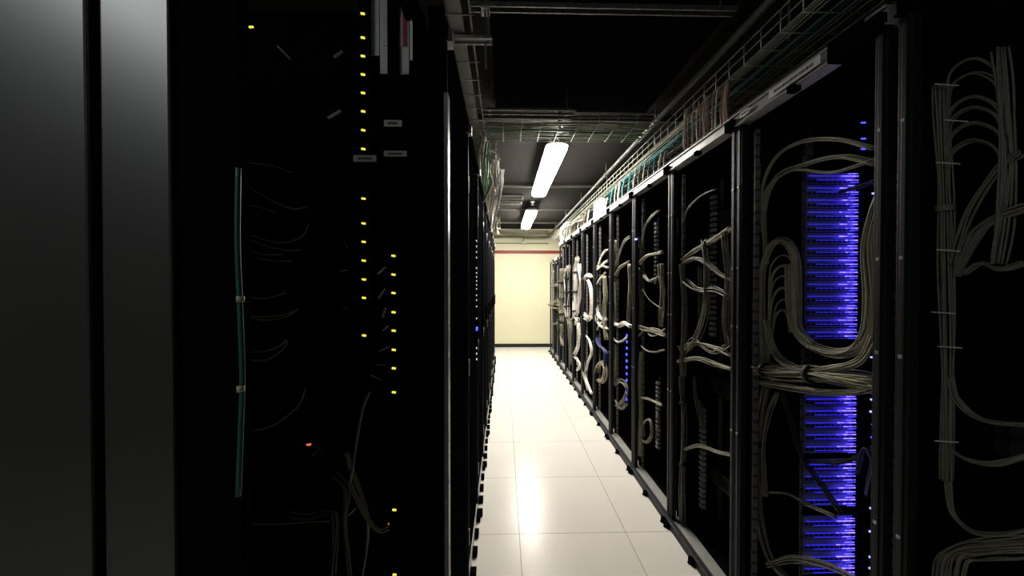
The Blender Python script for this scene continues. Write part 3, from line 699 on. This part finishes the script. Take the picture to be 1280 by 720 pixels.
# bright metal bracket with foil label and slim ruler at the top
p0, p1 = wx(475, 92, YA1 - 0.03), wx(511, -20, YA1 - 0.03)
t = empty('metal_bracket', (p0.x, YA1 - 0.03, p0.z)); tag(t, 'pale metal bracket with silver foil label at the top of the near-left rack', 'bracket')
box('bracket_plate', 'bracket_pale', (0, 0, 0), (p1.x - p0.x, 0.004, p1.z - p0.z), t, 0.001)
box('bracket_arm', 'bracket_pale', (-0.035, 0.008, 0.05), (-0.004, 0.012, p1.z - p0.z), t, 0.001)
a, b = wx(479, 57, YA1 - .032), wx(506, 18, YA1 - .032)
box('foil_label', 'foil', (a.x - p0.x, -0.002, a.z - p0.z), (b.x - p0.x, 0, b.z - p0.z), t)
a, b = wx(503, 57, YA1 - .034), wx(508, 16, YA1 - .034)
box('red_edge', 'wall_red', (a.x - p0.x, -0.003, a.z - p0.z), (b.x - p0.x, -0.002, b.z - p0.z), t)
a, b = wx(512.5, 75, YA1 - .036), wx(515.5, 22, YA1 - .036)
o = MB().box((a.x, a.y, a.z), (b.x, a.y + 0.003, b.z)).build('label_strip', 'label_white', origin=(a.x, a.y, a.z)); tag(o, 'slim upright white strip right of the foil label', 'label')
# light edge of the corner post
a, b = wx(557.5, 700, YA1 + 0.01), wx(562.5, 125, YA1 + 0.01)
t = MB().box((a.x, YA1 - 0.028, 0.1), (b.x, YA1 + 0.004, b.z)).build('edge_trim', 'header_grey', origin=(a.x, YA1 - .028, .1)); t.parent = ra; t.location = (a.x - XA, YA1 - .028 - YA0, .1)

GL = 'leads in the near-left rack'
def LL(pts, n, r, sp, lab, m='cable_beige', Y=0.80, **k):
    return loom([atY(p[0], p[1], Y + (p[2] if len(p) > 2 else 0)) for p in pts], n, r, sp, m, lab, group=GL, **k)
LL([(298, 210), (297, 300), (300, 380), (303, 470), (301, 540), (298, 620)], 1, .0019, 0, 'dark green cable hanging along the near-left post', 'cable_dark_green', Y=0.284, name='hanging_cable', cat='cable', sides=10)
left_arcs = [((299, 204), (320, 204), (345, 208), (364, 216)), ((302, 228), (330, 245), (362, 260), (384, 259)), ((300, 255), (320, 258), (342, 265)), ((304, 290), (345, 303), (375, 297), (386, 280)),
             ((304, 296), (335, 308), (360, 313), (376, 312)), ((305, 311), (330, 318), (352, 318)), ((322, 322), (340, 326), (364, 326)), ((306, 370), (330, 373), (358, 366)),
             ((308, 392), (325, 396), (350, 394), (368, 388)), ((308, 395), (330, 400), (356, 396), (372, 386)), ((308, 440), (330, 439), (350, 432), (358, 424)), ((308, 449), (332, 450), (352, 438), (360, 425)),
             ((308, 540), (340, 532), (372, 508), (382, 484)), ((304, 655), (350, 655), (390, 652), (412, 652))]
for j, a in enumerate(left_arcs):
    LL(a, 1, .0016, 0, 'thin faint lead arcing in from the left, %s from the top, near-left rack' % ORD[j], Y=0.72 + 0.008 * (j % 3), name='patch_cable', cat='cable')
LL([(462, 490), (453, 510), (446, 545), (440, 585), (436, 605)], 2, .0026, .003, 'pale lead dropping from the yellow-lit plug')
LL([(437, 603), (446, 625), (460, 650), (474, 662), (486, 660)], 2, .003, .003, 'pale lead curving right to the orange light')
LL([(432, 565), (440, 590), (452, 620), (460, 650), (458, 690), (452, 725)], 3, .0026, .006, 'grey leads hanging to the bottom of the near-left rack', 'cable_beige', Y=0.83)
LL([(420, 590), (436, 610), (432, 650), (436, 690), (440, 730)], 3, .0026, .008, 'second grey hanging leads, left of the first', 'cable_grey_dim_beige', Y=0.84)
LL([(360, 642), (385, 646), (410, 640), (420, 650), (416, 720)], 3, .0024, .008, 'dim leads bending down at the lower left', 'cable_grey_dim_beige', Y=0.85)
LL([(392, 570), (398, 565), (405, 560)], 2, .0018, .006, 'two short pale leads beside the orange glint', 'cable_grey_dim_beige', Y=0.85)
# paper flags on leads
flags = [(418, 143, 30, 18), (423, 68, 35, 13), (355, 66, -45, 22), (432, 305, -65, 14), (430, 338, 10, 10), (431, 385, -30, 8), (477, 338, 45, 14), (477, 367, 55, 15), (480, 391, 70, 13), (482, 410, 45, 9), (480, 436, 25, 13), (476, 456, 3, 14), (470, 472, -25, 16), (440, 640, 45, 12)]
for j, (px, py, a, l) in enumerate(flags):
    p = atY(px, py, 0.86); s_ = 0.86 / F; d = Vector((math.cos(math.radians(a)), 0, math.sin(math.radians(a)))) * l * s_ / 2
    o = MB().bar(p - d, p + d, 0.0015, 0.006).build('cable_flag', 'label_white' if j in (0, 12, 13) else 'header_grey', origin=tuple(p))
    side = 'left of the yellow lights' if px < 445 else 'beside the shorter yellow column'
    tag(o, 'small slanted paper flag %s, %s from the top' % (side, ORD[sum(1 for f in flags if (f[0] < 445) == (px < 445) and f[1] <= py) - 1]), 'cable tag', 'paper cable flags in the near-left rack')
# white clips on the green cable
for j, (px, py) in enumerate(((298.5, 374), (299, 486))):
    p = atY(px + 2, py, 0.283); o = MB().tube([p - Vector((0, 0, .0022)), p + Vector((0, 0, .0022))], 0.0027, 10).build('cable_clip', 'cable_beige', origin=tuple(p))
    tag(o, 'small pale clip on the green cable, %s' % ('upper' if j == 0 else 'lower'), 'cable clip', 'clips on the green cable')

# ------------------------------------------------------------------ overhead: trays, struts, pipe
# right wire-mesh tray
def mesh_tray(x0, x1, y0, y1, z, h, label, wires=9, step=0.10, r=0.0025, group='wire mesh cable trays'):
    t = empty('cable_tray', ((x0 + x1) / 2, y0, z)); tag(t, label, 'cable tray', group)
    W = x1 - x0; L = y1 - y0
    a = MB()
    for k in range(wires):
        x = -W / 2 + W * k / (wires - 1); a.tube([Vector((x, 0, 0)), Vector((x, L, 0))], r, 5)
    for s in (-1, 1):
        for zz in (h / 2, h): a.tube([Vector((s * W / 2, 0, zz)), Vector((s * W / 2, L, zz))], r, 5)
    a.build('long_wires', 'tray_wire', t)
    c = MB(); n = int(L / step)
    for k in range(n + 1):
        y = min(L, k * step)
        c.tube([Vector((-W / 2, y, h)), Vector((-W / 2, y, -r)), Vector((W / 2, y, -r)), Vector((W / 2, y, h))], r, 5)
    c.build('cross_wires', 'tray_wire', t)
    return t
mesh_tray(0.99, 1.34, 0.3, 7.6, 2.30, 0.08, 'long wire mesh cable tray over the right row of racks')
def cross_tray():
    t = mesh_tray(-0.16, 0.16, 0, 1.10, 2.41, 0.05, 'wire mesh cable tray crossing over the aisle before the near batten light', wires=10, step=0.12)
    t.rotation_euler = (0, 0, -math.pi / 2); t.location = (-0.12, 2.45, 2.41)
cross_tray()
def cross_tray2():
    t = mesh_tray(-0.15, 0.15, 0, 1.10, 2.41, 0.05, 'wire mesh cable tray crossing over the aisle close to the end wall', wires=7, step=0.1)
    t.rotation_euler = (0, 0, -math.pi / 2); t.location = (-0.12, 7.75, 2.46)
cross_tray2()
# cables lying in the trays
GT = 'cables lying in the overhead trays'
def LT(pts, n, r, sp, m, lab, **k): return loom(pts, n, r, sp, m, lab, group=GT, **k)
for j, (x, m, nm) in enumerate(((1.04, 'cable_beige', 'beige'), (1.11, 'cable_teal', 'teal'), (1.18, 'cable_beige', 'second beige'), (1.26, 'cable_grey_dim_beige', 'grey'))):
    LT([(x, 0.5, 2.325), (x + .02, 2.0, 2.33), (x - .01, 3.5, 2.325), (x + .01, 5.2, 2.33), (x, 7.4, 2.325)], 6, .004, .018, m, '%s cables lying along the right overhead tray' % nm)
LT([(-0.10, 2.38, 2.43), (0.15, 2.40, 2.43), (0.5, 2.37, 2.44), (0.95, 2.40, 2.43)], 6, .004, .014, 'cable_beige', 'beige cables lying in the tray crossing the aisle')
LT([(-0.10, 2.50, 2.43), (0.25, 2.47, 2.44), (0.6, 2.52, 2.44), (0.95, 2.50, 2.43)], 5, .004, .014, 'cable_green', 'greenish cables lying in the tray crossing the aisle')
LT([(-0.14, 7.72, 2.48), (0.3, 7.78, 2.48), (0.95, 7.75, 2.48)], 14, .008, .05, 'cable_beige', 'beige cables heaped in the tray near the end wall')
# drops from the tray to the rack headers
GD = 'cable drops onto the right racks'
def drop(px0, px1, py_top, py_bot, n, cols, place, X=0.985):
    for j in range(n):
        px = px0 + (px1 - px0) * j / max(1, n - 1); f_ = (px - px0) / max(1, px1 - px0)
        yt = py_top[0] + (py_top[1] - py_top[0]) * f_; yb = py_bot[0] + (py_bot[1] - py_bot[0]) * f_
        lean = (px0 - px1) * 0.10
        c = cols[j % len(cols)]
        a = atX(px, yb, X); b = atX(px, yt, X)
        b = Vector((b.x + 0.03, b.y + 0.035, b.z)); mid = (a + b) / 2 + Vector((-0.008, 0.0, 0))
        a.z = max(a.z, TOP + 0.004)
        loom([a, mid, b], 3, .004, .0055, c[0], '%s cable drop onto right racks, %s of the %s' % (c[1], ordinal(j, n), place), group=GD, name='cable_drop', cat='cable')
def ordinal(j, n):
    w_ = ['first', 'second', 'third', 'fourth', 'fifth', 'sixth', 'seventh', 'eighth', 'ninth', 'tenth', 'eleventh', 'twelfth']
    return w_[j] + ' from the left'
W_, R_, T_, B_ = ('cable_white', 'white'), ('cable_red', 'reddish'), ('cable_teal', 'teal'), ('cable_beige', 'beige')
drop(856, 911, (132, 94), (192, 152), 12, [W_, R_, B_, W_, R_], 'nearest cluster')
drop(786, 830, (214, 186), (246, 214), 8, [T_, W_, B_, W_, B_], 'second nearest cluster')
drop(763, 778, (234, 222), (262, 250), 4, [T_, B_, W_, T_], 'third nearest cluster')
drop(742, 757, (255, 246), (282, 270), 6, [W_, W_, W_], 'bright white cluster')
drop(718, 734, (272, 262), (300, 288), 5, [B_, W_, B_], 'second farthest cluster')
drop(702, 714, (282, 275), (310, 302), 5, [B_, B_, W_], 'farthest cluster')
# pale slack loops over the far racks
LT([atX(703, 306, .98), atX(702, 290, .98), atX(706, 282, .98), atX(712, 280, .98)], 6, .008, .03, 'cable_white', 'pale slack cable loop over the farthest right racks')
LT([atX(716, 300, .98), atX(716, 284, .98), atX(722, 276, .98), atX(730, 272, .98)], 6, .008, .03, 'cable_beige', 'beige slack cable loop second from the end wall')
o = MB().box((0.975, 3.70, 2.105), (1.03, 3.96, 2.27)).build('cable_box', 'label_white', origin=(1.0, 3.83, 2.105), bevel=0.006); tag(o, 'bright white cable entry box on the header of the right row', 'cable box')

# steel pipe along the right with hangers
t = empty('steel_pipe', (1.04, 0.2, 2.505)); tag(t, 'long steel pipe running along the ceiling on the right', 'pipe')
MB().tube([Vector((0, 0.3, 0)), Vector((0, 7.9, 0))], 0.017, 12).build('pipe', 'galvanised', t)
for y in (1.1, 2.3, 3.5, 4.7, 5.9, 7.1):
    k = MB(); k.tube([Vector((0, y - .015, 0)), Vector((0, y + .015, 0))], 0.022, 12); k.tube([Vector((0, y, 0.0)), Vector((0, y, ZC - 2.505))], 0.005, 6)
    k.build('hanger', 'galvanised', t)
    k = MB(); k.tube([Vector((0.02, y + .05, -0.01)), Vector((0.02, y + .05, -0.20))], 0.005, 6); k.build('tray_rod', 'galvanised', t)

# near strut: two parallel rails across the aisle with clip and threaded rod
t = empty('ceiling_strut', (0.4, 1.50, 2.52)); tag(t, 'double steel rail crossing the ceiling nearest the camera', 'strut', 'steel ceiling struts')
y1_ = 0
for yy in (0.0, 0.032): MB().box((-0.53, yy - 0.003, 0), (0.56, yy + 0.003, 0.02)).build('rail', 'galvanised', t)
c = MB(); c.box((-0.49, -0.012, -0.010), (-0.455, 0.044, 0.0)); c.box((-0.478, 0.006, -0.018), (-0.466, 0.026, -0.010)); c.build('clamp', 'rail_zinc', t, bevel=0.002)
MB().tube([Vector((-0.472, 0.016, -0.018)), Vector((-0.472, 0.016, -0.24))], 0.004, 6).build('threaded_rod', 'galvanised', t)
MB().tube([Vector((-0.47, 0.016, 0.02)), Vector((-0.47, 0.016, 0.1))], 0.004, 6).build('hanger_rod', 'galvanised', t)
MB().tube([Vector((0.5, 0.016, 0.02)), Vector((0.5, 0.016, 0.053))], 0.004, 6).build('hanger_rod', 'galvanised', t)
# three slim rails in front of the crossing tray
t = empty('ceiling_strut', (0.12, 2.20, 2.405)); tag(t, 'three slim parallel steel bars just before the tray that crosses the aisle', 'strut', 'steel ceiling struts')
for yy in (-0.06, -0.005, 0.05): MB().box((-0.24, yy - 0.004, 0), (0.30, yy + 0.004, 0.012)).build('rail', 'galvanised', t)
for x in (-0.20, 0.26): MB().tube([Vector((x, 0, 0.012)), Vector((x, 0, ZC - 2.405))], 0.004, 6).build('hanger_rod', 'galvanised', t); 
for x in (-0.20, 0.26): MB().box((x - .01, -0.065, 0.012), (x + .01, 0.055, 0.018)).build('cross_plate', 'galvanised', t)

# left ladder tray over the left row
t = empty('cable_tray', (-0.17, 0.55, 2.40)); tag(t, 'narrow pale ladder tray running over the fronts of the left row', 'cable tray', 'wire mesh cable trays')
a = MB(); a.box((-0.035, 0, 0), (0.012, 7.0, 0.004)); a.build('tray_floor', 'header_grey', t)
a = MB()
for x in (-0.04, 0.012, 0.045): a.box((x, 0, -0.004), (x + 0.006, 7.0, 0.02))
a.build('side_rail', 'galvanised', t)
a = MB()
for k in range(48): a.tube([Vector((-0.055, 0.1 + k * 0.145, -0.005)), Vector((0.062, 0.1 + k * 0.145, -0.005))], 0.0028, 5)
a.build('rungs', 'tray_wire', t)
for y in (0.95, 2.4, 4.2, 6.0):
    b_ = MB(); b_.box((-0.085, y - 0.022, -0.022), (0.125, y - 0.014, -0.008)); b_.box((-0.085, y + 0.014, -0.022), (0.125, y + 0.022, -0.008)); b_.box((-0.085, y - .014, -0.012), (0.125, y + .014, -0.008))
    b_.build('bracket', 'rail_zinc', t)
    MB().tube([Vector((0.11, y, -0.03)), Vector((0.11, y, ZC - 2.40))], 0.004, 6).build('hanger_rod', 'galvanised', t)
# trunking boxes and cable swags beyond, on the left
GLT = 'cable bundles over the left row'
t = empty('cable_trunking', (-0.03, 2.95, 2.19)); tag(t, 'pale slotted metal trunking hanging over the left row beyond the crossing tray', 'trunking')
for x, h0, h1 in ((-0.055, 0.0, 0.20), (-0.02, -0.02, 0.20), (0.0, 0.02, 0.17)):
    MB().box((x - 0.010, -0.02, h0), (x + 0.008, 0.50, h0 + 0.004)).box((x - 0.010, -0.02, h0), (x - 0.007, 0.50, h1)).build('trunking_channel', 'header_grey', t)
def LLT(pts, n, r, sp, m, lab, **k): return loom(pts, n, r, sp, m, lab, group=GLT, **k)
def YP(pts, Y): return [atY(p[0], p[1], Y + (p[2] if len(p) > 2 else 0)) for p in pts]
LLT(YP([(602, 172), (598, 196), (600, 220, .3), (603, 240, .7), (603, 262, 1.3)], 2.45), 16, .004, .030, 'cable_beige', 'beige mass of cable sagging under the left tray, nearest')
LLT(YP([(609, 178), (607, 200), (606, 225, .3), (607, 250, .8)], 2.5), 10, .004, .024, 'cable_green', 'greenish bundle sagging under the left tray')
LLT(YP([(624, 200), (620, 192), (612, 189), (605, 196), (603, 212)], 2.7), 3, .003, .006, 'cable_white', 'pale loop of cable over the left trunking')
LLT(YP([(620, 200), (617, 225, .1), (612, 250, .4), (609, 276, 1.0)], 2.9), 14, .0045, .026, 'cable_white', 'pale loom dropping slantwise beside the left trunking, nearer')
LLT(YP([(627, 212), (625, 235, .1), (619, 262, .6), (615, 284, 1.2)], 3.0), 14, .0045, .026, 'header_grey', 'grey loom dropping slantwise beside the left trunking')
LLT(YP([(612, 205), (611, 215), (614, 228), (610, 240), (604, 252)], 2.8), 5, .004, .010, 'cable_beige', 'beige cable curl in front of the slanting looms')
LLT(YP([(612, 230), (608, 248, .2), (606, 264, .6), (608, 282, 1.2)], 3.4), 10, .006, .034, 'cable_beige', 'beige bundle sagging under the left tray, second')
LLT(YP([(618, 240), (616, 254, .2), (612, 268, .5), (612, 288, 1.0)], 3.8), 10, .006, .034, 'cable_beige', 'pale bundle sagging under the left tray, third')
LLT(YP([(616, 262), (612, 276, .4), (613, 288, .9)], 4.6), 8, .008, .035, 'cable_beige', 'beige bundle sagging under the left tray, fourth')
LLT(YP([(622, 272), (621, 284, .2), (622, 292, .4)], 5.6), 6, .008, .03, 'cable_beige', 'beige cables at the far end of the left tray')
